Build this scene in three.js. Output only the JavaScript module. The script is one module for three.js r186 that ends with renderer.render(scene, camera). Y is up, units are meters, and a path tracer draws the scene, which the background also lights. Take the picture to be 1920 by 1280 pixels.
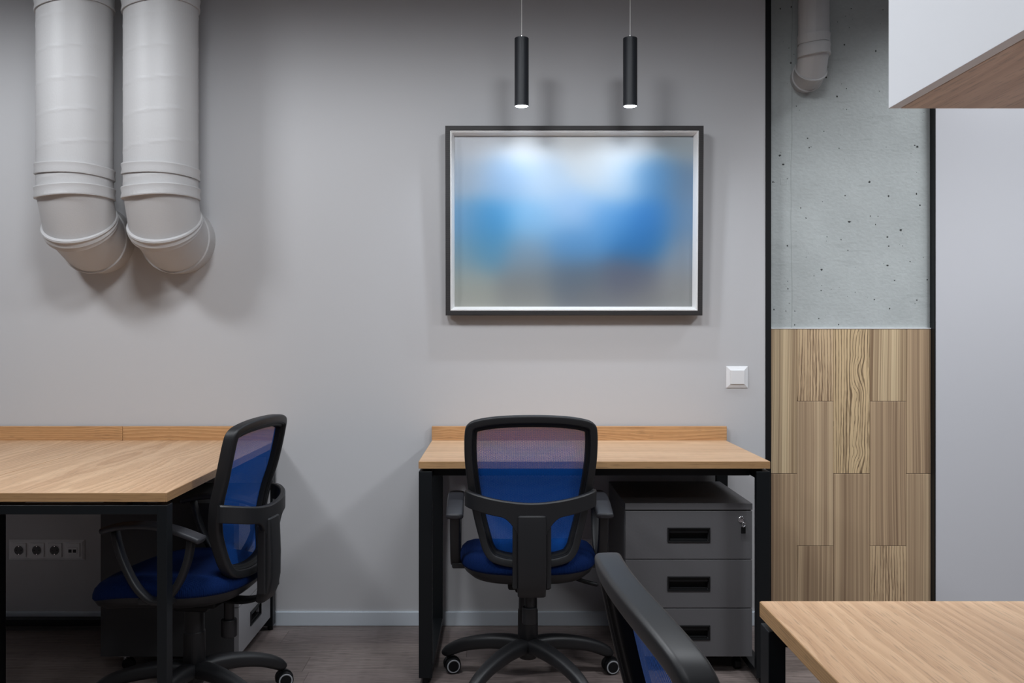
import * as THREE from 'three';
import { RoundedBoxGeometry } from 'three/addons/geometries/RoundedBoxGeometry.js';
import { mergeGeometries, toCreasedNormals } from 'three/addons/utils/BufferGeometryUtils.js';

// ---------------------------------------------------------------- camera, exposure, lights
const scene = new THREE.Scene();
scene.background = new THREE.Color(0x000000);
const camera = new THREE.PerspectiveCamera(2 * Math.atan(640 / 1739) * 180 / Math.PI, 1.5, 0.05, 50);
camera.position.set(0, 1.18, 3.75);
camera.lookAt(0, 1.18, 0);
camera.setViewOffset(1920, 1280, 23, 15.5, 1920, 1280);
const renderer = new THREE.WebGLRenderer();
renderer.toneMapping = THREE.LinearToneMapping;
renderer.toneMappingExposure = 1.58;
renderer.shadowMap.enabled = true;

const CEIL = 3.05;                                   // underside of the ceiling
const LAMPS = [                                      // ceiling downlights: x, z, strength, half angle of the beam
  [-2.35, 1.7, 8.5, 1.42], [-0.75, 2.0, 7.6, 1.42], [0.55, 2.0, 4.4, 1.42], [2.15, 0.55, 4.2, 1.02],
  [2.4, 2.2, 10.5, 1.25], [-2.0, 4.0, 1.6, 1.3], [-0.4, 4.0, 3.4, 1.3],  // first entry is an added lamp that brightens the right wall
];
const LAMP_COLOR = new THREE.Color(0.915, 0.955, 1.0);
const PENDANT_POWER = 0.65, PENDANT_COLOR = new THREE.Color(0.8, 0.89, 1.0);

// ---------------------------------------------------------------- helpers
const V = (x, y, z) => new THREE.Vector3(x, y, z);
function rng(seed) { let s = seed | 0; return () => { s = (s + 0x6d2b79f5) | 0; let t = Math.imul(s ^ (s >>> 15), 1 | s); t = (t + Math.imul(t ^ (t >>> 7), 61 | t)) ^ t; return ((t ^ (t >>> 14)) >>> 0) / 4294967296; }; }
const taken = new Map();
function numbered(name) { const n = taken.get(name) ?? 0; taken.set(name, n + 1); return n ? `${name}_${String(n).padStart(3, '0')}` : name; }
function plain(g) {                                  // same attributes everywhere so that pieces merge
  let r = g.index ? g.toNonIndexed() : g;
  for (const k of Object.keys(r.attributes)) if (!['position', 'normal', 'uv'].includes(k)) r.deleteAttribute(k);
  if (!r.attributes.uv) r.setAttribute('uv', new THREE.BufferAttribute(new Float32Array(r.attributes.position.count * 2), 2));
  return r;
}
const merged = (gs) => (Array.isArray(gs) ? (gs.length === 1 ? gs[0] : mergeGeometries(gs.map(plain))) : gs);
function part(name, gs, material, parent) { const m = new THREE.Mesh(merged(gs), material); m.name = name; parent.add(m); return m; }
function tag(o, label, category, group) { o.userData = { label, category }; if (group) o.userData.group = group; return o; }
function thing(name, label, category, [x, y, z] = [0, 0, 0], turn = 0, group) {
  const o = new THREE.Group(); o.name = numbered(name); o.position.set(x, y, z); o.rotation.y = turn; scene.add(o);
  return tag(o, label, category, group);
}
function struct(name, gs, material, label, category) {
  const m = part(name, gs, material, scene); m.userData = { kind: 'structure', label, category }; return m;
}
// box given by its bounds, chamfered when r > 0, with uv in metres (u along the axis `grain`)
function box(x0, x1, y0, y1, z0, z1, r = 0, grain = 'x') {
  const sx = x1 - x0, sy = y1 - y0, sz = z1 - z0;
  const g = r > 0 ? new RoundedBoxGeometry(sx, sy, sz, 2, Math.min(r, sx / 2.01, sy / 2.01, sz / 2.01)) : new THREE.BoxGeometry(sx, sy, sz);
  g.translate((x0 + x1) / 2, (y0 + y1) / 2, (z0 + z1) / 2);
  return metric(g, grain);
}
function metric(g, grain = 'x', du = 0, dv = 0) {
  g = g.index ? g.toNonIndexed() : g;
  const p = g.attributes.position, uv = new Float32Array(p.count * 2), a = V(), b = V(), c = V(), n = V();
  for (let i = 0; i < p.count; i += 3) {
    a.fromBufferAttribute(p, i); b.fromBufferAttribute(p, i + 1); c.fromBufferAttribute(p, i + 2);
    n.copy(b).sub(a).cross(c.clone().sub(a)); const ax = Math.abs(n.x), ay = Math.abs(n.y), az = Math.abs(n.z);
    const axes = ax > ay && ax > az ? ['y', 'z'] : ay > az ? ['x', 'z'] : ['x', 'y'];
    const u = axes.includes(grain) ? grain : (axes.includes('y') ? axes.find((k) => k !== 'y') : axes[0]), v = axes.find((k) => k !== u);
    [a, b, c].forEach((q, k) => { uv[(i + k) * 2] = q[u] + du; uv[(i + k) * 2 + 1] = q[v] + dv; });
  }
  g.setAttribute('uv', new THREE.BufferAttribute(uv, 2));
  return g;
}
// skin over rings of points (each ring closed); path may close on itself; ends capped
function loft(rings, { loop = false, caps = true, crease = 0.7, uvs } = {}) {
  const n = rings[0].length, pos = [], uv = [];
  const put = (q, i, j) => { pos.push(q.x, q.y, q.z); uv.push(...(uvs ? uvs(q, i, j) : [j / n, i / rings.length])); };
  const m = loop ? rings.length : rings.length - 1;
  for (let i = 0; i < m; i++) for (let j = 0; j < n; j++) {
    const i2 = (i + 1) % rings.length, j2 = (j + 1) % n, A = rings[i][j], B = rings[i][j2], C = rings[i2][j2], D = rings[i2][j];
    put(A, i, j); put(B, i, j + 1); put(C, i + 1, j + 1); put(A, i, j); put(C, i + 1, j + 1); put(D, i + 1, j);
  }
  if (caps && !loop) for (const [k, flip] of [[0, true], [rings.length - 1, false]]) {
    const c = V(); rings[k].forEach((q) => c.add(q)); c.divideScalar(n);
    for (let j = 0; j < n; j++) { const A = rings[k][j], B = rings[k][(j + 1) % n]; put(c, k, 0); if (flip) { put(B, k, j); put(A, k, j); } else { put(A, k, j); put(B, k, j); } }
  }
  const g = new THREE.BufferGeometry();
  g.setAttribute('position', new THREE.Float32BufferAttribute(pos, 3)); g.setAttribute('uv', new THREE.Float32BufferAttribute(uv, 2));
  g.computeVertexNormals();
  return toCreasedNormals(g, crease);
}
// the same skin with normals smoothed over the whole side
function skin(rings, { loop = false, caps = true, uvs } = {}) {
  const n = rings[0].length, R = rings.length, m = loop ? R : R - 1, N = rings.map((r) => r.map(() => V())), a = V(), b = V();
  for (let i = 0; i < m; i++) for (let j = 0; j < n; j++) {
    const i2 = (i + 1) % R, j2 = (j + 1) % n; a.copy(rings[i2][j2]).sub(rings[i][j]); b.copy(rings[i2][j]).sub(rings[i][j2]); a.cross(b);
    for (const [p, q] of [[i, j], [i, j2], [i2, j2], [i2, j]]) N[p][q].add(a);
  }
  const pos = [], nor = [], uv = [];
  const put = (i, j) => { const q = rings[i % R][j % n], k = N[i % R][j % n]; pos.push(q.x, q.y, q.z); const l = k.length() || 1; nor.push(k.x / l, k.y / l, k.z / l); uv.push(...(uvs ? uvs(q) : [j / n, i / R])); };
  for (let i = 0; i < m; i++) for (let j = 0; j < n; j++) { put(i, j); put(i, j + 1); put(i + 1, j + 1); put(i, j); put(i + 1, j + 1); put(i + 1, j); }
  if (caps && !loop) for (const [k, flip] of [[0, true], [R - 1, false]]) {
    const c = V(), e = V(); rings[k].forEach((q) => c.add(q)); c.divideScalar(n);
    for (let j = 0; j < n; j++) { const A = rings[k][flip ? (j + 1) % n : j], B = rings[k][flip ? j : (j + 1) % n]; e.copy(A).sub(c).cross(b.copy(B).sub(c)).normalize(); for (const q of [c, A, B]) { pos.push(q.x, q.y, q.z); nor.push(e.x, e.y, e.z); uv.push(...(uvs ? uvs(q) : [0, 0])); } }
  }
  const g = new THREE.BufferGeometry();
  g.setAttribute('position', new THREE.Float32BufferAttribute(pos, 3)); g.setAttribute('normal', new THREE.Float32BufferAttribute(nor, 3)); g.setAttribute('uv', new THREE.Float32BufferAttribute(uv, 2));
  return g;
}
const lathe = (pts, seg = 40) => new THREE.LatheGeometry(pts.map(([r, y]) => new THREE.Vector2(r, y)), seg);
function cyl(r, y0, y1, seg = 32, ch = 0.0015) { return lathe([[0, y0], [r - ch, y0], [r, y0 + ch], [r, y1 - ch], [r - ch, y1], [0, y1]], seg); }
function superring(a, b, n, count, f) { return Array.from({ length: count }, (_, i) => { const t = i / count * Math.PI * 2, c = Math.cos(t), s = Math.sin(t); return f(Math.sign(c) * Math.pow(Math.abs(c), 2 / n) * a, Math.sign(s) * Math.pow(Math.abs(s), 2 / n) * b); }); }
// tube with a rounded-rectangle section along a curve in the y-z plane (wide along x)
function strap(points, wx, hn, x = 0, seg = 28, count = 16) {
  const curve = new THREE.CatmullRomCurve3(points.map(([z, y]) => V(x, y, z)));
  const rings = [];
  for (let i = 0; i <= seg; i++) {
    const t = i / seg, c = curve.getPoint(t), d = curve.getTangent(t), nrm = V(0, d.z, -d.y), e = Math.min(1, Math.min(i, seg - i) * 0.9 + 0.55);
    rings.push(superring(wx / 2 * e, hn / 2 * e, 3, count, (p, q) => V(c.x + p, c.y + nrm.y * q, c.z + nrm.z * q)));
  }
  return skin(rings);
}

// ---------------------------------------------------------------- noise and computed textures
function noise2(seed) {
  const r = rng(seed), N = 256, t = new Float32Array(N * N); for (let i = 0; i < t.length; i++) t[i] = r();
  return (x, y) => {
    const x0 = Math.floor(x), y0 = Math.floor(y), fx = x - x0, fy = y - y0, sx = fx * fx * (3 - 2 * fx), sy = fy * fy * (3 - 2 * fy);
    const at = (i, j) => t[((j % N + N) % N) * N + ((i % N + N) % N)];
    const a = at(x0, y0), b = at(x0 + 1, y0), c = at(x0, y0 + 1), d = at(x0 + 1, y0 + 1);
    return a + (b - a) * sx + (c - a) * sy + (a - b - c + d) * sx * sy;
  };
}
const fbm = (n, x, y, o = 4) => { let s = 0, a = 0.5, k = 0; for (let i = 0; i < o; i++) { s += a * n(x, y); k += a; a *= 0.5; x *= 2.03; y *= 2.03; } return s / k; };
const clamp = (x, a = 0, b = 1) => Math.min(b, Math.max(a, x)), mixn = (a, b, t) => a + (b - a) * t;
const smooth = (a, b, x) => { const t = clamp((x - a) / (b - a)); return t * t * (3 - 2 * t); };
function texture(w, h, f, srgb = true, repeat) {      // f(u, v) -> [r, g, b] in 0..255
  const d = new Uint8Array(w * h * 4);
  for (let j = 0; j < h; j++) for (let i = 0; i < w; i++) { const c = f((i + 0.5) / w, (j + 0.5) / h), k = (j * w + i) * 4; d[k] = clamp(c[0], 0, 255); d[k + 1] = clamp(c[1], 0, 255); d[k + 2] = clamp(c[2], 0, 255); d[k + 3] = 255; }
  const t = new THREE.DataTexture(d, w, h); t.magFilter = THREE.LinearFilter; t.minFilter = THREE.LinearMipmapLinearFilter; t.generateMipmaps = true;
  t.wrapS = t.wrapT = THREE.MirroredRepeatWrapping; if (srgb) t.colorSpace = THREE.SRGBColorSpace;
  if (repeat) t.repeat.set(...repeat); t.needsUpdate = true; return t;
}
const lerp3 = (a, b, t) => [mixn(a[0], b[0], t), mixn(a[1], b[1], t), mixn(a[2], b[2], t)];
// wood: W x H metres, grain along u
function wood(seed, W, H, px, py, light, dark, { rings = 34, warp = 0.9, pore = 0.35, figure = 1 } = {}) {
  const n = noise2(seed), m = noise2(seed + 7);
  return texture(px, py, (u, v) => {
    const x = u * W, y = v * H;
    const wv = fbm(n, x * 1.1 + 3, y * 5, 3) * warp * figure;
    const band = (y + wv * 0.22) * rings + fbm(m, x * 2, y * 30, 2) * 1.2;
    const f = band - Math.floor(band), ring = smooth(0, 0.75, f) * (1 - smooth(0.82, 1, f));
    const broad = fbm(m, x * 0.8 + 9, y * 9, 3);
    const fine = fbm(n, x * 9, y * 520, 2), por = smooth(0.62, 0.8, fbm(m, x * 26 + 5, y * 700, 2));
    const t = clamp(0.42 * ring + 0.75 * (broad - 0.25) + 0.35 * (fine - 0.5));
    const c = lerp3(light, dark, t), k = 1 - pore * 0.35 * por;
    return [c[0] * k, c[1] * k, c[2] * k];
  }, true, [1 / W, 1 / H]);
}
const std = (o) => new THREE.MeshStandardMaterial(o);
const phys = (o) => new THREE.MeshPhysicalMaterial(o);

const oakMap = wood(11, 1.3, 0.65, 1300, 900, [216, 180, 144], [178, 138, 104], { rings: 30 });
const oakTop = std({ map: oakMap, roughness: 0.48 });
const oakEdge = std({ map: wood(23, 1.3, 0.08, 1200, 128, [190, 152, 108], [138, 102, 66], { rings: 260, warp: 0.12, figure: 0.4 }), roughness: 0.5 });
const oakUpstand = std({ map: wood(31, 1.3, 0.16, 1200, 200, [208, 164, 116], [164, 118, 76], { rings: 70, warp: 0.9 }), roughness: 0.5 });
const oakBottom = std({ map: wood(47, 1.3, 0.65, 900, 500, [226, 200, 178], [194, 166, 145], { rings: 30 }), roughness: 0.5 });
const floorMats = [61, 67, 71, 79].map((s, i) => std({ map: wood(s, 1.3, 0.2, 900, 220, [[142, 129, 125], [134, 121, 118], [150, 137, 132], [138, 126, 121]][i], [[104, 92, 89], [98, 87, 84], [112, 100, 96], [100, 89, 86]][i], { rings: 46, warp: 1.1, pore: 0.8 }), roughness: 0.5 }));
// wall tiles printed with wood: fine straight stripes, or bold zebra figure
function tileMap(seed, light, dark, bold) {
  const n = noise2(seed), m = noise2(seed + 3);
  return texture(320, 1100, (u, v) => {
    const x = u * 0.15, y = v * 0.6;
    if (bold) {
      const swirl = Math.exp(-Math.pow((x - 0.1) / 0.028, 2)) * (fbm(n, y * 6, 2.5, 3) - 0.5) * 0.06 * bold;
      const jag = (fbm(m, x * 260, y * 28, 3) - 0.5) * 0.2, drift = fbm(n, x * 10, y * 2.2, 3) * 0.016;
      const q = (x + swirl + drift) * 84 + jag + 0.7 * (fbm(m, x * 22, y * 3, 2) - 0.5), cell = Math.floor(q), f = q - cell;
      const w = clamp(0.34 * n(cell * 3.7, y * 1.3) + 0.25 * (fbm(m, cell * 1.9, y * 3, 2) - 0.45), 0.03, 0.34);
      const line = smooth(0.5 - w, 0.5 - w * 0.4, f) * (1 - smooth(0.5 + w * 0.3, 0.5 + w * 0.7, f));
      const fuzz = smooth(0.52, 0.7, fbm(n, x * 26 + 8, y * 1.5, 2)) * smooth(0.4, 0.7, fbm(m, x * 420, y * 22, 2));
      const t = clamp(line * (0.5 + 0.5 * fbm(m, x * 90, y * 30, 2)) + 0.4 * fuzz + 0.45 * (fbm(n, x * 220, y * 3, 2) - 0.42));
      return lerp3(light, dark, t);
    }
    const bend = fbm(m, x * 8, y * 1.6, 2) * 0.012, q = x + bend;
    const s1 = n(q * 330, y * 0.8), s2 = fbm(m, q * 42, y * 0.4, 2), s3 = n(q * 900, y * 2.5), s4 = n(q * 120 + 40, y * 0.5);
    const thin = smooth(0.72, 0.9, n(q * 260 + 17, y * 1.1)), pale = smooth(0.78, 0.92, m(q * 210 + 5, y * 0.6));
    const t = clamp(0.4 + 0.9 * (s2 - 0.5) + 0.45 * (s1 - 0.5) + 0.3 * (s3 - 0.5) + 0.45 * (s4 - 0.5) + 0.32 * thin - 0.35 * pale);
    return lerp3(light, dark, t);
  }, true);
}
const tileMats = [
  tileMap(101, [222, 198, 160], [140, 113, 86], 0), tileMap(113, [216, 188, 150], [118, 92, 70], 0.5), tileMap(127, [222, 194, 152], [116, 93, 68], 1.5),
  tileMap(131, [206, 180, 146], [150, 123, 97], 0), tileMap(149, [200, 172, 138], [126, 101, 79], 0), tileMap(157, [202, 175, 141], [142, 116, 91], 0),
].map((t) => std({ map: t, roughness: 0.55 }));

const paintGrain = (() => { const n = noise2(5); return texture(512, 512, (u, v) => { const k = fbm(n, u * 120, v * 120, 3) * 255; return [k, k, k]; }, false, [1 / 0.6, 1 / 0.6]); })();
const wallPaint = std({ color: new THREE.Color(0.52, 0.515, 0.525), roughness: 0.72, bumpMap: paintGrain, bumpScale: 0.00008 });
const wallPaintWhite = std({ color: new THREE.Color(0.62, 0.62, 0.65), roughness: 0.7, bumpMap: paintGrain, bumpScale: 0.00008 });
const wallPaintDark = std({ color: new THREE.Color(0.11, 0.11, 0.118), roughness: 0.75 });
const ceilingPaint = std({ color: new THREE.Color(0.09, 0.09, 0.095), roughness: 0.9 });
const ductPaint = std({ color: new THREE.Color(0.52, 0.51, 0.51), roughness: 0.5, bumpMap: paintGrain, bumpScale: 0.0003 });
const black = phys({ color: new THREE.Color(0.005, 0.0052, 0.006), roughness: 0.5, specularIntensity: 0.5 });
const blackMetal = phys({ color: new THREE.Color(0.006, 0.0075, 0.009), roughness: 0.42, specularIntensity: 0.55 });
const blackPlastic = phys({ color: new THREE.Color(0.009, 0.0092, 0.0108), roughness: 0.48, specularIntensity: 1 });
const lampBlack = std({ color: new THREE.Color(0.016, 0.018, 0.023), roughness: 0.5 });
const padPlastic = std({ color: new THREE.Color(0.03, 0.031, 0.037), roughness: 0.5 });
const aluminium = std({ color: new THREE.Color(0.68, 0.74, 0.8), roughness: 0.4, metalness: 0.25 });
const chrome = std({ color: new THREE.Color(0.75, 0.75, 0.77), roughness: 0.18, metalness: 1 });
const greyRing = std({ color: new THREE.Color(0.36, 0.37, 0.39), roughness: 0.5 });
const whitePlastic = std({ color: new THREE.Color(0.78, 0.78, 0.79), roughness: 0.35 });
const darkHole = std({ color: new THREE.Color(0.03, 0.03, 0.03), roughness: 0.7 });
const greyLaminate = std({ color: new THREE.Color(0.1, 0.098, 0.103), roughness: 0.5, bumpMap: paintGrain, bumpScale: 0.0002 });
const litLaminate = std({ color: new THREE.Color(0.25, 0.245, 0.255), roughness: 0.4 });  // pedestal grey lightened to stand in for light on the left drawer fronts
const shadedLaminate = std({ color: new THREE.Color(0.045, 0.045, 0.047), roughness: 0.55 });  // pedestal grey darkened, shade on the left body put into the colour
const whiteLaminate = std({ color: new THREE.Color(0.8, 0.81, 0.84), roughness: 0.45 });
const weaveBump = texture(64, 64, (u, v) => { const k = 127 + 60 * Math.sin(u * Math.PI * 8) + 60 * Math.sin(v * Math.PI * 8); return [k, k, k]; }, false, [1 / 0.02, 1 / 0.02]);
weaveBump.wrapS = weaveBump.wrapT = THREE.RepeatWrapping;
const seatFabric = phys({ color: new THREE.Color(0.0012, 0.012, 0.066), roughness: 0.9, specularIntensity: 0.25, bumpMap: weaveBump, bumpScale: 0.0012 });
// open-weave net: threads around staggered holes, 4 mm apart
const netHoles = texture(64, 64, (u, v) => {
  let d = 9; for (const [cx, cy] of [[0, 0], [1, 0], [0, 1], [1, 1], [0.5, 0.5]]) d = Math.min(d, Math.hypot(u - cx, v - cy));
  const k = smooth(0.17, 0.215, d) * 255; return [k, k, k];
}, false, [1 / 0.0044, 1 / 0.0034]);
netHoles.wrapS = netHoles.wrapT = THREE.RepeatWrapping;
const netFabric = phys({ color: new THREE.Color(0.002, 0.085, 0.4), roughness: 0.8, alphaMap: netHoles, transparent: true, side: THREE.DoubleSide, specularIntensity: 0.3, transmission: 0.25, thickness: 0 });

// cast concrete: blotches, trowel marks, bug holes
const holes = (() => { const r = rng(77), a = []; for (let i = 0; i < 420; i++) a.push([r() * 0.72, r() * 3.05, 0.0008 + Math.pow(r(), 4) * 0.0036, 0.6 + r() * 0.9]); return a; })();
const concreteCell = new Map();
holes.forEach((h) => { for (let i = -1; i <= 1; i++) for (let j = -1; j <= 1; j++) { const k = (Math.floor(h[0] / 0.04) + i) + ',' + (Math.floor(h[1] / 0.04) + j); if (!concreteCell.has(k)) concreteCell.set(k, []); concreteCell.get(k).push(h); } });
const nc = noise2(83), nd = noise2(91);
function pit(x, y) { let p = 0; for (const [hx, hy, r, e] of concreteCell.get(Math.floor(x / 0.04) + ',' + Math.floor(y / 0.04)) ?? []) { const d = Math.hypot((x - hx) * e, y - hy) + (fbm(nc, x * 300, y * 300, 2) - 0.5) * 0.003; p = Math.max(p, 1 - smooth(r * 0.7, r * 1.15, d)); } return p; }
const CW = 0.72, CH = 3.05;
const seam = (x, y) => Math.exp(-Math.pow((x - 0.13 - (fbm(nd, y * 6, 1, 2) - 0.5) * 0.008) / 0.0016, 2));
const frameOf = (x, y, cx, cy, r) => { const d = Math.max(Math.abs(x - cx), Math.abs(y - cy)); return 1 - smooth(0.0012, 0.0026, Math.abs(d - r)); };
const patch = (x, y) => Math.max(frameOf(x, y, 0.098, 1.806, 0.012), frameOf(x, y, 0.104, 1.905, 0.021) * smooth(0.35, 0.6, fbm(nc, x * 60, y * 60, 2)));   // filled-in fixing marks
const concreteMap = texture(700, 2048, (u, v) => {
  const x = u * CW, y = v * CH, p = pit(x, y), b = fbm(nc, x * 5, y * 5, 4), f = fbm(nd, x * 90, y * 140, 3), sc = smooth(0.66, 0.74, fbm(nd, x * 9 + 4, y * 60, 3)) * smooth(0.5, 0.7, fbm(nc, x * 6, y * 6, 2));
  const k = (0.94 + 0.12 * b + 0.05 * (f - 0.5) - 0.035 * sc) * (1 - 0.72 * p) * (1 - 0.1 * seam(x, y));
  return [184 * k, 189 * k, 188 * k];
}, true, [1 / CW, 1 / CH]);
const concreteBump = texture(700, 2048, (u, v) => {
  const x = u * CW, y = v * CH, k = 150 + 50 * (fbm(nc, x * 14, y * 20, 4) - 0.5) + 70 * (fbm(nd, x * 90, y * 140, 3) - 0.5) - 110 * pit(x, y) + 40 * seam(x, y) + (x < 0.13 ? -8 : 0) + 45 * patch(x, y);
  return [k, k, k];
}, false, [1 / CW, 1 / CH]);
const concrete = std({ map: concreteMap, bumpMap: concreteBump, bumpScale: 0.0035, roughness: 0.8 });

// ---------------------------------------------------------------- the setting
const XL = -3.3, XR = 3.0, ZB = 5.6;                 // side walls and rear wall
const EDGE = 1.075, RIGHT = 1.777;                   // the main wall ends, the right panel begins
struct('wall_back', box(XL, EDGE, 0, CEIL, -0.3, 0), wallPaint, 'smooth light grey painted wall behind the desks', 'wall');
struct('wall_concrete', metric(box(1.05, 1.83, 0, CEIL, -0.3, -0.08), 'x', -1.075, 0), concrete, 'raw grey concrete column with bug holes', 'wall');
struct('wall_right_panel', box(RIGHT + 0.002, XR, 0, CEIL, -0.3, -0.04), wallPaintWhite, 'pale grey painted wall right of the concrete column', 'wall');
struct('trim_1', box(EDGE - 0.001, EDGE + 0.022, 0, CEIL, -0.1, 0.003, 0.001), black, 'black metal edge strip between grey wall and concrete', 'trim');
struct('trim_2', box(RIGHT - 0.001, RIGHT + 0.004, 0, CEIL, -0.1, -0.038, 0.0008), blackMetal, 'black metal edge strip between concrete and right wall', 'trim');
struct('wall_left', box(XL - 0.2, XL, 0, CEIL, -0.3, ZB + 0.2), wallPaintDark, 'grey side wall', 'wall');
struct('wall_right', box(XR, XR + 0.2, 0, CEIL, -0.3, ZB + 0.2), wallPaintDark, 'grey far side wall', 'wall');
struct('wall_rear', box(XL - 0.2, XR + 0.2, 0, CEIL, ZB, ZB + 0.2), wallPaintDark, 'grey wall opposite', 'wall');
struct('wall_partition', box(1.036, 1.136, 0, CEIL, 2.24, ZB), wallPaintWhite, 'partition wall carrying the white cabinet', 'wall');
struct('ceiling', box(XL - 0.2, XR + 0.2, CEIL, CEIL + 0.2, -0.3, ZB + 0.2), ceilingPaint, 'dark grey ceiling', 'ceiling');
struct('baseboard_back', [box(XL, EDGE - 0.002, 0.001, 0.055, 0, 0.011, 0.001), box(XL, EDGE - 0.002, 0.055, 0.0575, 0, 0.008, 0.0008)], aluminium, 'brushed aluminium baseboard along the grey wall', 'baseboard');

// laminate floor, plank by plank
const floor = struct('floor', box(XL, XR, -0.15, -0.012, -0.1, ZB), darkHole, 'grey brown wood laminate floor', 'floor');
{
  const L = 1.28, W = 0.15, r = rng(9), variants = [];
  for (let i = 0; i < 8; i++) variants.push(metric(box(0.0004, L - 0.0004, -0.012, 0, 0.0004, W - 0.0004, 0.0006), 'x', r() * 9, r() * 9));
  const short = new Map();
  let row = 0;
  for (let z = -0.08; z < ZB - 0.001; z += W, row++) {
    let x = XL - r() * L; if (Math.abs(z - 0.37) < 0.02) x = -0.69 - 3 * L;
    for (; x < XR; x += L) {
      const x0 = Math.max(x, XL), x1 = Math.min(x + L, XR); if (x1 - x0 < 0.05) continue;
      const z1 = Math.min(z + W, ZB), whole = x1 - x0 > L - 0.001 && z1 - z > W - 0.001, mat = floorMats[Math.floor(r() * 4)];
      const m = part('plank', whole ? variants[Math.floor(r() * 8)] : metric(box(0.0004, x1 - x0 - 0.0004, -0.012, 0, 0.0004, z1 - z - 0.0004, 0.0006), 'x', r() * 9, r() * 9), mat, floor);
      m.position.set(x0, 0, z);
    }
  }
}
// wood-look tiles on the lower part of the column
{
  const wall = scene.getObjectByName('wall_concrete'), X0 = 1.0747, W = 0.15, H = 0.595, TOP = 1.199, g = 0.0007;
  part('grout', box(1.06, 1.7765, 0.001, TOP - 0.002, -0.0795, -0.0745), std({ color: new THREE.Color(0.2, 0.175, 0.15), roughness: 0.9 }), wall);
  part('edge_profile', box(1.09, 1.7765, TOP - 0.001, TOP + 0.003, -0.0795, -0.069, 0.0006), whitePlastic, wall);
  const plan = [[0, [0, 5, 3]], [1, [1, 3, 5, 4]], [0, [2, 5, 3]], [1, [0, 4, 1, 3]], [0, [4, 3, 0]]];
  plan.forEach(([half, mats], c) => {
    const x0 = X0 + c * W + g, x1 = Math.min(X0 + (c + 1) * W - g, 1.7755); let top = TOP - 0.002, first = true, k = 0;
    while (top > 0.01) {
      const h = first && half ? H / 2 : H, bot = Math.max(0.002, top - h); first = false;
      const t = box(x0, x1, bot + g, top - g, -0.0785, -0.0705, 0.0012);
      const p = t.attributes.position, uv = t.attributes.uv;
      for (let i = 0; i < p.count; i++) uv.setXY(i, (p.getX(i) - x0) / 0.15, (p.getY(i) - bot) / 0.6 + (k % 2) * 0.3);
      part('tile', t, tileMats[mats[k % mats.length]], wall); top = bot; k++;
    }
  });
}

// ---------------------------------------------------------------- ceiling downlights (above the frame)
LAMPS.forEach(([x, z, power, angle]) => {
  const o = thing('ceiling_downlight', 'unseen round white ceiling downlight above the room', 'lamp', [x, CEIL, z], 0, 'ceiling downlights');
  part('housing', lathe([[0.0, -0.005], [0.085, -0.005], [0.085, -0.045], [0.1, -0.047], [0.103, -0.05], [0.1, -0.0535], [0.084, -0.052], [0.08, -0.03], [0.0, -0.03]], 40), whitePlastic, o);
  part('diffuser', cyl(0.08, -0.044, -0.036, 32, 0.001), std({ color: 0xffffff, emissive: LAMP_COLOR, emissiveIntensity: 3, roughness: 0.6 }), o);
  const s = new THREE.SpotLight(LAMP_COLOR, power, 0, angle, 0.23, 2);
  s.position.set(0, -0.056, 0); s.target.position.set(0, -1, 0); s.shadow.radius = 13; s.castShadow = true; o.add(s, s.target);
});

// ---------------------------------------------------------------- ventilation ducts
function ring(y, z, rr, r, theta, count = 48) {       // circle in the plane through the bend axis (y, z), turned by theta
  return Array.from({ length: count }, (_, i) => { const a = i / count * Math.PI * 2, q = rr + r * Math.cos(a); return V(r * Math.sin(a), y - q * Math.sin(theta), z + q * Math.cos(theta)); });
}
function band(y0, y1, r, tilt, z, t = 0.004, count = 48) {  // tape wrapped round an upright pipe
  const at = (y, rad) => Array.from({ length: count }, (_, i) => { const a = i / count * Math.PI * 2; return V(rad * Math.sin(a), y - tilt * Math.sin(a) * rad + 0.002 * Math.sin(3 * a), z + rad * Math.cos(a)); });
  return loft([at(y1, r), at(y1, r + t), at(y1 - 0.004, r + t * 1.25), at((y0 + y1) / 2, r + t * 0.6), at(y0 + 0.004, r + t * 1.2), at(y0, r + t), at(y0, r)], { crease: 0.5 });
}
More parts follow.
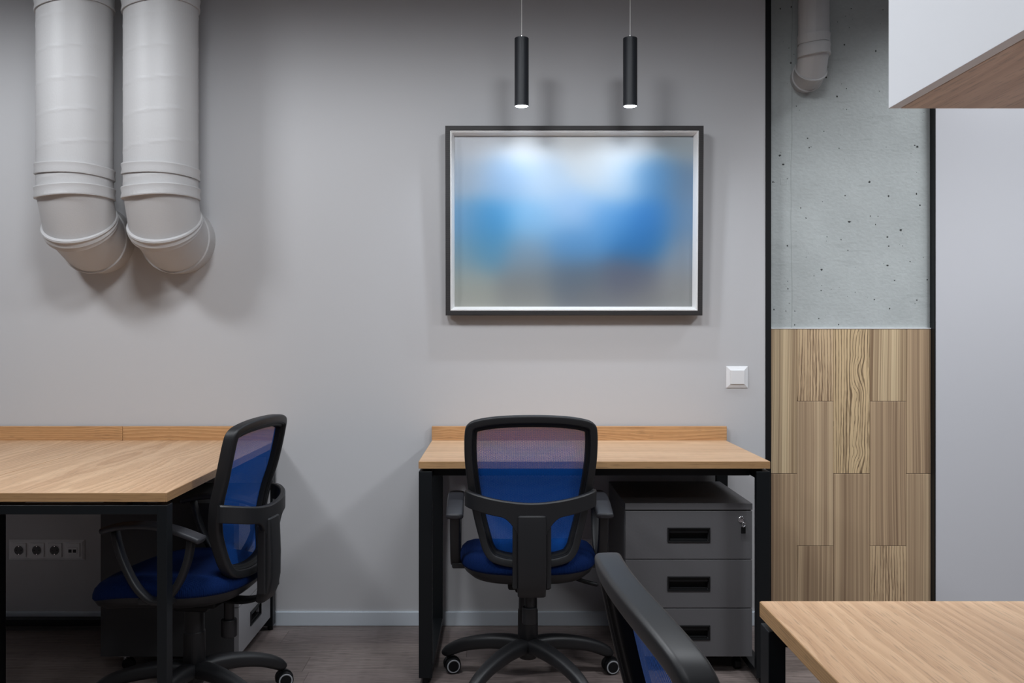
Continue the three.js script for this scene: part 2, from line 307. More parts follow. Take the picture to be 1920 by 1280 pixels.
function duct(name, label, category, x, r, R, yBend, zc, top, wallZ, big, group) {
  const o = thing(name, label, category, [x, 0, 0], 0, group), zb = zc - R;
  const rings = [];                                   // straight run with a raised spiral seam
  const N = 48, H = top - yBend, steps = big ? Math.round(H / 0.0045) : 2, pitch = 0.118;
  for (let i = 0; i <= steps; i++) rings.push(Array.from({ length: N }, (_, k) => {
    const a = k / N * Math.PI * 2, y = yBend + H * i / steps, ph = (((y - yBend) / pitch - a / (Math.PI * 2)) % 1 + 1) % 1;
    const rr = r + (big ? 0.0012 * Math.exp(-Math.pow((ph - 0.5) / 0.045, 2)) : 0);
    return V(rr * Math.sin(a), y, zc + rr * Math.cos(a));
  }));
  part('straight_pipe', loft(rings, { crease: 0.6 }), ductPaint, o);
  const stops = big ? [0, Math.PI / 4, Math.PI / 2] : [0, Math.PI / 3.2, Math.PI / 2];
  for (let s = 0; s < stops.length - 1; s++) part('elbow_segment', loft([ring(yBend, zb, R, r * 0.995, stops[s]), ring(yBend, zb, R, r * 0.995, stops[s + 1])], { caps: false, crease: 0.4 }), ductPaint, o);
  part('elbow_segment', loft([ring(yBend, zb, R, r * 0.995, Math.PI / 2), ring(yBend, zb, R, r * 0.995, Math.PI / 2).map((p) => V(p.x, p.y, wallZ - 0.01))], { caps: false, crease: 0.4 }), ductPaint, o);
  for (const [k, th] of stops.entries()) {
    if (!k) continue;
    const d = (big ? 0.075 : 0.1), ri = (q, e) => ring(yBend, zb, R, r + e, th + q * d);
    if (big && k === 1) part('joint_band', loft([ri(-1.3, -0.004), ri(-1.3, 0.004), ri(-1, 0.0065), ri(-0.5, 0.003), ri(0.1, 0.0065), ri(0.5, 0.004), ri(1, 0.0045), ri(1.1, -0.004)], { crease: 0.4 }), ductPaint, o);
    else part('joint_band', loft([ri(-0.25, -0.003), ri(-0.25, 0.004), ri(0, 0.0055), ri(0.25, 0.004), ri(0.25, -0.003)], { crease: 0.4 }), ductPaint, o);
  }
  const s = r / 0.135;
  if (big) {
    part('joint_band', band(yBend + 0.068, yBend + 0.108, r + 0.001, 0.035, zc, 0.005), ductPaint, o);
    part('joint_band', band(yBend - 0.014, yBend + 0.028, r + 0.001, -0.03, zc, 0.006), ductPaint, o);
    part('joint_band', band(2.395, 2.44, r + 0.001, -0.12, zc, 0.005), ductPaint, o);
  } else {
    part('joint_band', band(yBend + 0.03, yBend + 0.068, r, -0.05, zc, 0.003), ductPaint, o);
    part('joint_band', band(yBend - 0.018, yBend + 0.026, r, -0.1, zc, 0.004), ductPaint, o);
  }
  return o;
}
duct('ventilation_duct', 'large grey duct bending into the wall, the one nearer the left edge', 'duct', -1.609, 0.135, 0.145, 1.7, 0.235, CEIL, 0, true, 'pair of large wall ducts');
duct('ventilation_duct', 'large grey duct bending into the wall, the one nearer the picture', 'duct', -1.283, 0.135, 0.145, 1.7, 0.235, CEIL, 0, true, 'pair of large wall ducts');
duct('drain_pipe', 'narrow grey pipe bending into the concrete column', 'pipe', 1.258, 0.06, 0.075, 2.305, 0.035, CEIL, -0.08, false);

// ---------------------------------------------------------------- framed picture
{
  const W = 1.025, H = 0.752, o = thing('framed_picture', 'wide black and silver frame with a blurred blue abstract print', 'picture', [0.2965, 1.252, 0.012]);
  const tilt = new THREE.Matrix4().makeRotationX(0.031);   // hangs leaning forward at the top
  const ringShape = (w0, h0, w1, h1) => { const s = new THREE.Shape([[-w0, -h0], [w0, -h0], [w0, h0], [-w0, h0]].map((p) => new THREE.Vector2(...p))); s.holes.push(new THREE.Path([[-w1, -h1], [-w1, h1], [w1, h1], [w1, -h1]].map((p) => new THREE.Vector2(...p)))); return s; };
  const put = (g) => g.translate(0, H / 2, 0).applyMatrix4(tilt);
  const frameWood = std({ map: wood(201, 1.3, 0.1, 900, 128, [54, 50, 50], [30, 28, 28], { rings: 120, warp: 0.2, pore: 0.6 }), roughness: 0.55 });
  const ex = (s, d, b, z) => new THREE.ExtrudeGeometry(s, { depth: d, bevelEnabled: b > 0, bevelThickness: b, bevelSize: b, bevelOffset: -b, bevelSegments: 2 }).translate(0, 0, z);
  part('outer_moulding', put(metric(ex(ringShape(W / 2, H / 2, W / 2 - 0.019, H / 2 - 0.019), 0.034, 0.002, 0.002), 'x')), frameWood, o);
  // silver slip: sloping inner moulding
  const prof = [[0.0185, 0.004], [0.0185, 0.036], [0.0215, 0.0372], [0.024, 0.034], [0.0252, 0.0345], [0.0335, 0.014], [0.035, 0.0085], [0.035, 0.004]];
  const corner = [[-1, -1], [1, -1], [1, 1], [-1, 1]];
  const g = loft(corner.map(([a, b]) => prof.map(([d, z]) => V(a * (W / 2 - d), b * (H / 2 - d), z))), { loop: true, crease: 0.3 });
  part('silver_slip', put(g), std({ color: new THREE.Color(0.84, 0.83, 0.82), roughness: 0.38, metalness: 0.25 }), o);
  part('backing_board', put(box(-W / 2 + 0.004, W / 2 - 0.004, -H / 2 + 0.004, H / 2 - 0.004, -0.001, 0.004)), std({ color: new THREE.Color(0.3, 0.22, 0.15), roughness: 0.8 }), o);
  // the print: soft washes of colour, rows toned to offset the pendant light
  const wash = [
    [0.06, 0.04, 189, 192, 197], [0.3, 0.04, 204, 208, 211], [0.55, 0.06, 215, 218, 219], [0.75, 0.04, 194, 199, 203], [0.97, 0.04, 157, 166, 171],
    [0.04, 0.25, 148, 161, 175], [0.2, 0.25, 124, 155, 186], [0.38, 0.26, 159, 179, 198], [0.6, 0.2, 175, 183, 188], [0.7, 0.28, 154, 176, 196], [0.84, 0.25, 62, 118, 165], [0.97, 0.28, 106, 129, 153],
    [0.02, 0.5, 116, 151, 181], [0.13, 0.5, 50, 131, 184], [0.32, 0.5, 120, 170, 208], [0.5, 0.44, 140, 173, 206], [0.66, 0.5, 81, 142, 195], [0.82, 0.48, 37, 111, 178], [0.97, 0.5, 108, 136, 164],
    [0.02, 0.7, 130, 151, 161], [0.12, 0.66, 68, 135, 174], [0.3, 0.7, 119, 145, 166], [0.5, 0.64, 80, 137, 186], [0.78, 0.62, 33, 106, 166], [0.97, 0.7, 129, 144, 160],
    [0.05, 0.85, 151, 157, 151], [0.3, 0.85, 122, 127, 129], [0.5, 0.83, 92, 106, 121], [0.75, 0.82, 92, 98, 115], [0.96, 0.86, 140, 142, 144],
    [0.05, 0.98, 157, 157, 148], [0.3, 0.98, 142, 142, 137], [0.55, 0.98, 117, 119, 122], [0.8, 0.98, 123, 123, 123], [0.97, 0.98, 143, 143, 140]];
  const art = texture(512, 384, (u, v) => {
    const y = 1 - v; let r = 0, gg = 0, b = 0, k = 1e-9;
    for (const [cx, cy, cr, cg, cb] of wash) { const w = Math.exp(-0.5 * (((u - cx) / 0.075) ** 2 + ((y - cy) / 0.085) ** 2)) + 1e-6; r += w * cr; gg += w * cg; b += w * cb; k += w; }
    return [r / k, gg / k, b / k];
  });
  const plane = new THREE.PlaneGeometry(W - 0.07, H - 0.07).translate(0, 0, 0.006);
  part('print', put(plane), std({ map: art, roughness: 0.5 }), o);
}

// ---------------------------------------------------------------- pendant lamps over the picture
for (const [x, which] of [[0.0825, 'left'], [0.4915, 'right']]) {
  const o = thing('pendant_lamp', `slim black cylinder pendant lamp above the picture, ${which} of two`, 'lamp', [x, 2.034, 0.255], 0, 'pendant lamps over the picture');
  part('tube', lathe([[0.0245, 0.03], [0.0245, 0.001], [0.025, 0], [0.0262, 0], [0.0267, 0.001], [0.0267, 0.24], [0.0262, 0.2412], [0.0267, 0.2424], [0.0267, 0.2555], [0.0255, 0.257], [0, 0.257]], 48), lampBlack, o);
  part('cable_grip', cyl(0.004, 0.257, 0.268, 16, 0.0006), chrome, o);
  part('cable', cyl(0.0016, 0.268, CEIL - 2.034, 10, 0.0002), std({ color: new THREE.Color(0.8, 0.78, 0.75), roughness: 0.4 }), o);
  part('lens', cyl(0.0245, 0.0008, 0.006, 32, 0.0005), std({ color: 0xffffff, emissive: PENDANT_COLOR, emissiveIntensity: 12 }), o);
  const s = new THREE.SpotLight(PENDANT_COLOR, PENDANT_POWER, 0, 1.35, 0.75, 2);
  s.position.set(0, -0.002, 0); s.target.position.set(0, -1, 0); s.shadow.radius = 1; s.castShadow = true; o.add(s, s.target);
}

// ---------------------------------------------------------------- switch and sockets
function bevelPlate(w, h, d, inset) {                 // plate with sloping rim
  const R = (a, b, z) => [V(-a, -b, z), V(a, -b, z), V(a, b, z), V(-a, b, z)];
  return loft([R(w / 2, h / 2, 0), R(w / 2, h / 2, d * 0.35), R(w / 2 - inset, h / 2 - inset, d), R(0.001, 0.001, d)], { crease: 0.2 });
}
{
  const o = thing('light_switch', 'square white light switch on the grey wall', 'switch', [0.9586, 1.003, 0.0]);
  part('switch_frame', bevelPlate(0.087, 0.087, 0.0095, 0.0145), whitePlastic, o);
  const r = part('rocker', new RoundedBoxGeometry(0.055, 0.056, 0.008, 2, 0.0012).rotateX(0.05), whitePlastic, o); r.position.set(0, 0, 0.0105);
}
function sockets(x, y, label) {
  const o = thing('power_socket_strip', label, 'socket', [x, y, 0], 0);
  part('plate', bevelPlate(0.305, 0.082, 0.009, 0.008), whitePlastic, o);
  for (let i = 0; i < 4; i++) {
    const cx = (i - 1.5) * 0.072;
    if (i < 3) {
      const p = part('socket', [new RoundedBoxGeometry(0.056, 0.056, 0.005, 2, 0.0012).translate(0, 0, 0.0025), new THREE.TorusGeometry(0.02, 0.0016, 8, 36).translate(0, 0, 0.0052)], whitePlastic, o); p.position.set(cx, 0, 0.009);
      part('socket_well', cyl(0.0188, 0, 0.0006, 36, 0.0001).rotateX(Math.PI / 2).translate(0, 0, 0.0052), greyLaminate, p);
      for (const s of [-1, 1]) part('pin_hole', cyl(0.0026, 0, 0.0005, 16, 0.0001).rotateX(Math.PI / 2).translate(s * 0.0095, 0, 0.006), darkHole, p);
      for (const s of [-1, 1]) part('earth_clip', box(-0.002, 0.002, s * 0.016 - 0.002, s * 0.016 + 0.002, 0.0058, 0.0075), chrome, p);
    } else {
      const p = part('data_port', [new RoundedBoxGeometry(0.056, 0.056, 0.005, 2, 0.0012).translate(0, 0, 0.0025), box(-0.019, 0.019, -0.016, 0.012, 0.005, 0.0075, 0.0008)], whitePlastic, o); p.position.set(cx, 0, 0.009);
      for (const s of [-1, 1]) part('jack_opening', box(s * 0.009 - 0.0065, s * 0.009 + 0.0065, -0.009, 0.004, 0.0073, 0.0079), darkHole, p);
    }
  }
}
sockets(-1.829, 0.306, 'white strip of three power sockets and a data port under the large corner desk');
sockets(0.28, 0.31, 'white power socket strip on the wall behind the middle desk chair');

// ---------------------------------------------------------------- desks
const TOP = 0.75, TH = 0.0257, FR = 0.0165;           // tabletop height and thickness, gap to the frame is TH..
function tabletop(o, x0, x1, z0, z1, grain) {
  const g = 0.0012, t = part('tabletop', metric(box(x0 + g, x1 - g, TOP - TH + g, TOP, z0 + g, z1 - g, 0.0012), grain, x0 * 0.37, z0 * 0.71), oakTop, o);
  part('edge_band', [metric(box(x0 + 0.004, x1 - 0.004, TOP - TH + 0.0006, TOP - 0.0012, z1 - 0.003, z1, 0.0008), 'x'), metric(box(x0 + 0.004, x1 - 0.004, TOP - TH + 0.0006, TOP - 0.0012, z0, z0 + 0.003, 0.0008), 'x'),
    metric(box(x0, x0 + 0.003, TOP - TH + 0.0006, TOP - 0.0012, z0, z1, 0.0008), 'z'), metric(box(x1 - 0.003, x1, TOP - TH + 0.0006, TOP - 0.0012, z0, z1, 0.0008), 'z')], oakEdge, o);
  return t;
}
// closed loop leg; `along` is the direction in which the loop runs, a the position across it
function loopLeg(o, along, a0, a1, b0, b1, low = 0.02) {
  const t = 0.027, y1 = TOP - TH - 0.009, f = (p0, p1, y0, y2, q0, q1) => (along === 'z' ? box(p0, p1, y0, y2, q0, q1, 0.0018) : box(q0, q1, y0, y2, p0, p1, 0.0018));
  const leg = part('leg_frame', [f(a0, a1, low, y1, b0, b0 + t), f(a0, a1, low, y1, b1 - t, b1), f(a0, a1, y1 - 0.025, y1, b0 + t - 0.001, b1 - t + 0.001), f(a0, a1, low, low + 0.025, b0 + t - 0.001, b1 - t + 0.001)], blackMetal, o);
  const foot = (q) => { const c = cyl(0.011, 0, low + 0.002, 16, 0.001); const pa = (a0 + a1) / 2; return along === 'z' ? c.translate(pa, 0, q) : c.translate(q, 0, pa); };
  part('foot', foot(b0 + t / 2 + 0.002), black, leg); part('foot', foot(b1 - t / 2 - 0.002), black, leg);
  for (const q of [b0 + 0.08, b1 - 0.08]) part('spacer', along === 'z' ? box(a0 + 0.008, a1 - 0.008, y1, TOP - TH + 0.001, q - 0.015, q + 0.015) : box(q - 0.015, q + 0.015, y1, TOP - TH + 0.001, a0 + 0.008, a1 - 0.008), black, leg);
}
const RY0 = TOP - TH - 0.036, RY1 = TOP - TH - 0.0095;
{
  const x0 = -0.273, x1 = 0.909, z1 = 0.634, o = thing('office_desk', 'oak topped desk with black frame under the framed picture', 'desk');
  tabletop(o, x0, x1, 0.004, z1, 'x');
  part('upstand', metric(box(x0, x1 + 0.003, TOP, TOP + 0.056, 0.008, 0.026, 0.0012), 'x', 0.2), oakUpstand, o);
  loopLeg(o, 'z', x0 + 0.0005, x0 + 0.0455, 0.03, z1 - 0.002);
  loopLeg(o, 'z', x1 - 0.0455, x1 - 0.0005, 0.03, z1 - 0.002);
  for (const z of [0.09, 0.5]) part('rail', box(x0 + 0.045, x1 - 0.045, RY0, RY1, z, z + 0.045, 0.0015), blackMetal, o);
}
const LX = -0.898, LM = -1.5145, LL = -2.131, LZ = 1.247;
for (const [x0, x1, label] of [[LM + 0.0006, LX, 'oak topped desk in the left corner, chair pushed in at its right side'], [LL, LM - 0.0006, 'oak topped desk cut by the left edge, back to back with the corner desk']]) {
  const o = thing('office_desk', label, 'desk', [0, 0, 0], 0, 'pair of desks against the left wall end');
  tabletop(o, x0, x1, 0.004, LZ, 'z');
  part('upstand', metric(box(x0, x1, TOP, TOP + 0.056, 0.008, 0.026, 0.0012), 'x', x0 * 1.7, 0.31), oakUpstand, o);
  loopLeg(o, 'x', 0.032, 0.077, x0 + 0.002, x1 - 0.001);
  loopLeg(o, 'x', LZ - 0.0465, LZ - 0.0015, x0 + 0.002, x1 - 0.001);
  if (x0 < -2) part('cable_riser', box(LM - 0.05, LM - 0.002, 0.001, RY0 - 0.002, 0.9, 0.955, 0.003), black, o);
  for (const x of [x0 + 0.09, x1 - 0.14]) part('rail', box(x, x + 0.045, RY0, RY1, 0.076, LZ - 0.046, 0.0015), blackMetal, o);
}
const DX = 0.4176, DX1 = 1.034, DZ = 2.259, DZ1 = 3.46;
{
  const o = thing('office_desk', 'oak topped desk in the right foreground below the white cabinet', 'desk');
  tabletop(o, DX, DX1, DZ, DZ1, 'z');
  loopLeg(o, 'x', DZ + 0.0015, DZ + 0.0465, DX + 0.001, DX1 - 0.004);
  loopLeg(o, 'x', DZ1 - 0.0465, DZ1 - 0.0015, DX + 0.001, DX1 - 0.004);
  for (const x of [DX + 0.14, DX1 - 0.14]) part('rail', box(x, x + 0.045, RY0, RY1, DZ + 0.046, DZ1 - 0.046, 0.0015), blackMetal, o);
}

// ---------------------------------------------------------------- drawer pedestals
function pedestal(label, pos, turn, withKey, front = greyLaminate, side = greyLaminate) {        // front faces +z, origin at floor centre
  const o = thing('drawer_pedestal', label, 'drawer unit', pos, turn, 'grey drawer pedestals on casters'), w = 0.441, d = 0.48, y0 = 0.06, y1 = 0.591, f = d / 2;
  part('body', [box(-w / 2, -w / 2 + 0.016, y0, y1 - 0.022, -f, f - 0.019), box(w / 2 - 0.016, w / 2, y0, y1 - 0.022, -f, f - 0.019), box(-w / 2 + 0.016, w / 2 - 0.016, y0, y0 + 0.016, -f, f - 0.03), box(-w / 2 + 0.016, w / 2 - 0.016, y0 + 0.016, y1 - 0.022, -f, -f + 0.01), box(-w / 2 + 0.016, w / 2 - 0.016, y0 + 0.016, y1 - 0.022, f - 0.06, f - 0.05)], side, o);
  part('top', box(-w / 2, w / 2, y1 - 0.022, y1, -f, f, 0.0012), side, o);
  const step = (y1 - 0.0245 - y0) / 3;
  for (let i = 0; i < 3; i++) {
    const b = y0 + i * step + 0.001, t = y0 + (i + 1) * step - 0.002, cy = (b + t) / 2, hw = 0.069, hh = 0.0205;
    const s = new THREE.Shape([[-w / 2 + 0.001, b], [w / 2 - 0.001, b], [w / 2 - 0.001, t], [-w / 2 + 0.001, t]].map((p) => new THREE.Vector2(...p)));
    s.holes.push(new THREE.Path([[-hw, cy - hh], [-hw, cy + hh], [hw, cy + hh], [hw, cy - hh]].map((p) => new THREE.Vector2(...p))));
    const dr = part('drawer', metric(new THREE.ExtrudeGeometry(s, { depth: 0.016, bevelEnabled: true, bevelThickness: 0.001, bevelSize: 0.001, bevelOffset: -0.001, bevelSegments: 1 }).translate(0, 0, f - 0.018)), front, o);
    const rim = 0.005;
    part('handle', [box(-hw - rim, hw + rim, cy + hh - 0.0005, cy + hh + rim, f - 0.006, f + 0.0025, 0.001), box(-hw - rim, hw + rim, cy - hh - rim, cy - hh + 0.0005, f - 0.006, f + 0.0025, 0.001), box(-hw - rim, -hw + 0.0005, cy - hh, cy + hh, f - 0.006, f + 0.0025, 0.001), box(hw - 0.0005, hw + rim, cy - hh, cy + hh, f - 0.006, f + 0.0025, 0.001),
      box(-hw - 0.001, hw + 0.001, cy - hh - 0.001, cy + hh + 0.001, f - 0.028, f - 0.026), box(-hw, hw, cy + 0.006, cy + hh, f - 0.02, f - 0.003, 0.003), box(-hw + 0.004, hw - 0.004, cy - hh, cy - hh + 0.006, f - 0.026, f - 0.004, 0.001)], black, dr);
  }
  if (withKey) {
    const lx = w / 2 - 0.04, ly = y1 - 0.055;
    const lock = part('lock', [new THREE.TorusGeometry(0.0085, 0.0025, 10, 28).translate(lx, ly, f + 0.002), cyl(0.0085, f - 0.004, f + 0.004, 24, 0.0008).rotateX(Math.PI / 2).translate(lx, ly, 0).scale(1, 1, 1)], chrome, o);
    part('key', [box(lx - 0.001, lx + 0.001, ly - 0.004, ly + 0.004, f + 0.003, f + 0.022), new THREE.TorusGeometry(0.008, 0.0012, 8, 20).rotateY(0.7).translate(lx + 0.004, ly - 0.014, f + 0.021)], chrome, lock);
    part('key_grip', [box(lx - 0.004, lx + 0.012, ly - 0.046, ly - 0.022, f + 0.013, f + 0.018, 0.002)], black, lock);
  }
  for (const sx of [-1, 1]) for (const sz of [-1, 1]) {
    const c = part('caster', [box(-0.02, 0.02, 0.052, y0 + 0.001, -0.02, 0.02), cyl(0.006, 0.03, 0.055, 12, 0.0005), box(-0.009, 0.009, 0.026, 0.044, -0.003, 0.016, 0.004)], chrome, o); c.position.set(sx * (w / 2 - 0.04), 0, sz * (f - 0.07));
    part('wheel', cyl(0.0215, -0.012, 0.012, 24, 0.003).rotateZ(Math.PI / 2).translate(0, 0.0215, 0.012), black, c);
  }
  return o;
}
pedestal('grey three drawer pedestal with key in lock, under the middle desk', [0.6545, 0, 0.30], 0, true);
pedestal('drawer pedestal beside the left chair, lit fronts and shaded sides put into its colours', [-1.143, 0, 0.315], Math.PI / 2, false, litLaminate, shadedLaminate);

// ---------------------------------------------------------------- office chairs (origin on the floor under the column, facing -z)
const HALF = [[0, 0.924], [0.06, 0.9228], [0.115, 0.9188], [0.163, 0.911], [0.19, 0.902], [0.205, 0.887], [0.2098, 0.864], [0.2105, 0.79], [0.2065, 0.74], [0.199, 0.68], [0.185, 0.605], [0.166, 0.53], [0.15, 0.482], [0.13, 0.457], [0.1, 0.445], [0.05, 0.437], [0, 0.4345]];
const PROFILE = new THREE.CatmullRomCurve3([[0.40, 0.205], [0.46, 0.185], [0.54, 0.17], [0.60, 0.167], [0.68, 0.18], [0.745, 0.2], [0.80, 0.214], [0.87, 0.229], [0.94, 0.244]].map(([y, z]) => V(0, y, z)));
const backZ = (() => { const P = PROFILE.getPoints(200); return (x, y) => { let i = 0; while (i < P.length - 2 && P[i + 1].y < y) i++; const t = (y - P[i].y) / (P[i + 1].y - P[i].y); return mixn(P[i].z, P[i + 1].z, t) - 0.45 * x * x; }; })();
function outline(count) {
  const pts = [...HALF.map(([x, y]) => V(x, y, 0)), ...HALF.slice(1, -1).reverse().map(([x, y]) => V(-x, y, 0))];
  return new THREE.CatmullRomCurve3(pts, true, 'centripetal').getSpacedPoints(count).slice(0, count);
}
function halfWidth(y) {                                // of the outer outline at height y
  for (let i = 5; i < HALF.length - 1; i++) if (y <= HALF[i][1] && y >= HALF[i + 1][1]) return mixn(HALF[i][0], HALF[i + 1][0], (HALF[i][1] - y) / (HALF[i][1] - HALF[i + 1][1]));
  for (let i = 0; i < 5; i++) if (y <= HALF[i][1] && y >= HALF[i + 1][1]) return mixn(HALF[i][0], HALF[i + 1][0], (HALF[i][1] - y) / (HALF[i][1] - HALF[i + 1][1]));
  return 0;
}
const chairGeo = (() => {
  const G = {}, N = 200, O = outline(N);
  const rounded = (prof) => new THREE.CatmullRomCurve3(prof.map(([d, z]) => V(d, z, 0)), true, 'centripetal').getPoints(prof.length * 3).slice(0, -1).map((p) => [p.x, p.y]);
  const frameRing = (raw) => { const prof = rounded(raw); return skin(O.map((p, i) => {
    const a = O[(i + N - 1) % N], b = O[(i + 1) % N], t = b.clone().sub(a).normalize(), n = V(t.y, -t.x, 0);   // inwards (outline runs clockwise seen from +z)
    return prof.map(([d, z]) => { const x = p.x + n.x * d, y = p.y + n.y * d; return V(x, y, backZ(x, y) + z); });
  }), { loop: true }); };
  G.frame = frameRing([[0.006, -0.021], [0.0028, -0.0205], [0.0007, -0.0185], [0, -0.0155], [0, 0.004], [0.0005, 0.0072], [0.0028, 0.0108], [0.0065, 0.0125], [0.018, 0.0135], [0.0232, 0.0125], [0.025, 0.0085], [0.025, -0.021]].reverse());
  G.lip = frameRing([[0.0245, 0.009], [0.0275, 0.0085], [0.03, 0.004], [0.0365, 0.001], [0.0385, -0.008], [0.0385, -0.019], [0.0245, -0.02]].reverse());
  // net panel
  { const pos = [], uv = [], R = 46, C = 28, P = (i, j) => { const y = mixn(0.4685, 0.888, i / R), w = Math.max(0.01, halfWidth(y) - 0.034 * (y > 0.86 ? 1.0 : 1.05)), x = mixn(-w, w, j / C); return V(x, y, backZ(x, y) - 0.0165); };
    for (let i = 0; i < R; i++) for (let j = 0; j < C; j++) for (const [a, b] of [[0, 0], [0, 1], [1, 1], [0, 0], [1, 1], [1, 0]]) { const q = P(i + a, j + b); pos.push(q.x, q.y, q.z); uv.push(q.x, q.y); }
    const g = new THREE.BufferGeometry(); g.setAttribute('position', new THREE.Float32BufferAttribute(pos, 3)); g.setAttribute('uv', new THREE.Float32BufferAttribute(uv, 2)); g.computeVertexNormals(); G.net = toCreasedNormals(g, 1); }
  // yoke behind the net: bowed band with fillets into an upright
  const yz = (x) => { const k = Math.min(1, Math.abs(x) / 0.202); return 0.178 + 0.072 * Math.pow(1 - Math.pow(k, 3.2), 0.62); };
  const hi = (x) => 0.652 + 0.03 * Math.pow(Math.abs(x) / 0.2, 1.7), lo = (x) => { const a = Math.abs(x); return hi(x) - 0.052 - (a < 0.1 ? 0.062 * Math.pow(clamp((0.1 - a) / 0.062), 2.2) : 0); };
  const cols = 72, yr = [];
  for (let j = 0; j <= cols; j++) {
    const s = -1 + 2 * j / cols, x = 0.203 * Math.sign(s) * (1 - Math.pow(1 - Math.abs(s), 1.6)), e = 0.001, dx = (yz(x + e) - yz(x - e)) / (2 * e), l = Math.hypot(1, dx), nx = -dx / l, nz = 1 / l, t = 0.0085;
    const P = (y, q) => V(x + nx * q, y, yz(x) + nz * q), h = hi(x), b = lo(x);
    yr.push([P(b + 0.003, -t), P(h - 0.003, -t), P(h, -t + 0.003), P(h, t - 0.003), P(h - 0.004, t), P(b + 0.003, t), P(b, t - 0.003), P(b, -t + 0.003)]);
  }
  G.yoke = loft(yr, { crease: 0.6 });
  // upright bar that carries the back, then turns forward under the seat
  const col = (y, w, z0, z1, dz = 0) => superring(w / 2, (z1 - z0) / 2, 6, 28, (p, q) => V(p, y, (z0 + z1) / 2 + q + dz));
  G.upright = loft([col(0.355, 0.08, 0.22, 0.242), col(0.359, 0.088, 0.216, 0.248), col(0.39, 0.09, 0.22, 0.262), col(0.43, 0.09, 0.232, 0.269), col(0.5, 0.09, 0.238, 0.27), col(0.59, 0.09, 0.24, 0.266), col(0.61, 0.088, 0.24, 0.264), col(0.614, 0.08, 0.242, 0.26)], { crease: 0.6 });
  G.sideRail = [-1, 1].map((s) => box(s * 0.052 - 0.008, s * 0.052 + 0.008, 0.385, 0.595, 0.23, 0.256, 0.004));
  G.jbar = strap([[0.245, 0.4], [0.225, 0.368], [0.18, 0.352], [0.1, 0.352], [0.02, 0.356]], 0.07, 0.014);
  // seat
  const plan = (y, k, dip = 0) => superring(0.227 * k, 0.238 * k, 2.7, 56, (x, z) => { const zz = z - 0.044, f = Math.max(0, -zz - 0.05); return V(x, y - f * f * 0.95 - dip, zz); });
  G.shell = skin([plan(0.36, 0.5), plan(0.363, 0.7), plan(0.374, 0.86), plan(0.392, 0.95), plan(0.41, 0.99), plan(0.414, 0.985)]);
  G.pad = skin([plan(0.41, 0.95), plan(0.4105, 0.99), plan(0.418, 1.01), plan(0.432, 1.008), plan(0.446, 0.985), plan(0.457, 0.93), plan(0.463, 0.84), plan(0.463, 0.7), plan(0.46, 0.45), plan(0.459, 0.2), plan(0.459, 0.02)], { uvs: (q) => [q.x, q.z] });
  G.mechanism = [box(-0.07, 0.07, 0.338, 0.366, -0.11, 0.1, 0.008), box(-0.045, 0.045, 0.318, 0.342, -0.05, 0.06, 0.008)];
  G.cover = lathe([[0.0, 0.14], [0.0345, 0.14], [0.0335, 0.245], [0.033, 0.248], [0.0312, 0.25], [0.0305, 0.325], [0.0285, 0.328], [0.0275, 0.345], [0, 0.345]], 36);
  G.knob = [cyl(0.016, 0.285, 0.36, 24, 0.001), cyl(0.0245, 0.235, 0.29, 28, 0.003)];
  G.lever = (() => { const c = new THREE.CatmullRomCurve3([V(0.06, 0.364, 0), V(0.14, 0.362, 0.02), V(0.19, 0.348, 0.03), V(0.225, 0.34, 0.035)]); return [new THREE.TubeGeometry(c, 20, 0.004, 10), new THREE.TubeGeometry(new THREE.CatmullRomCurve3([V(0.15, 0.36, 0.022), V(0.19, 0.348, 0.03), V(0.228, 0.339, 0.0355)]), 14, 0.0068, 10), new THREE.SphereGeometry(0.0068, 12, 8).translate(0.228, 0.339, 0.0355)]; })();
  // arm rests: pad on an open loop
  G.armPad = strap([[-0.165, 0.606], [-0.11, 0.621], [-0.02, 0.627], [0.06, 0.616], [0.125, 0.596], [0.145, 0.588]], 0.056, 0.02, 0, 30);
  G.armLoop = strap([[-0.125, 0.612], [-0.112, 0.56], [-0.088, 0.5], [-0.05, 0.44], [-0.005, 0.408], [0.035, 0.418], [0.07, 0.46], [0.1, 0.53], [0.112, 0.6]], 0.034, 0.02, 0, 44);
  G.armBracket = box(-0.075, 0.012, 0.398, 0.418, -0.05, 0.05, 0.006);
  // five-star base
  const path = [[0.02, 0.128, 0.029, 0.026], [0.06, 0.131, 0.028, 0.026], [0.11, 0.129, 0.026, 0.025], [0.17, 0.12, 0.0235, 0.0235], [0.225, 0.106, 0.0215, 0.022], [0.265, 0.09, 0.02, 0.0215], [0.29, 0.076, 0.019, 0.019], [0.304, 0.067, 0.0145, 0.0125], [0.309, 0.062, 0.006, 0.005]];
  const curve = new THREE.CatmullRomCurve3(path.map(([r, y]) => V(r, y, 0)), false, 'centripetal'), size = (t) => { const f = t * (path.length - 1), i = Math.min(path.length - 2, Math.floor(f)); return [mixn(path[i][2], path[i + 1][2], f - i), mixn(path[i][3], path[i + 1][3], f - i)]; };
  const legRings = []; for (let i = 0; i <= 32; i++) { const t = i / 32, c = curve.getPoint(t), d = curve.getTangent(t), [w, h] = size(t); legRings.push(superring(h, w, 2.6, 20, (p, q) => V(c.x - d.y * p, c.y + d.x * p, q))); }
  G.leg = skin(legRings);
  G.hub = lathe([[0, 0.085], [0.028, 0.085], [0.04, 0.1], [0.043, 0.13], [0.04, 0.147], [0.036, 0.15], [0, 0.15]], 36);
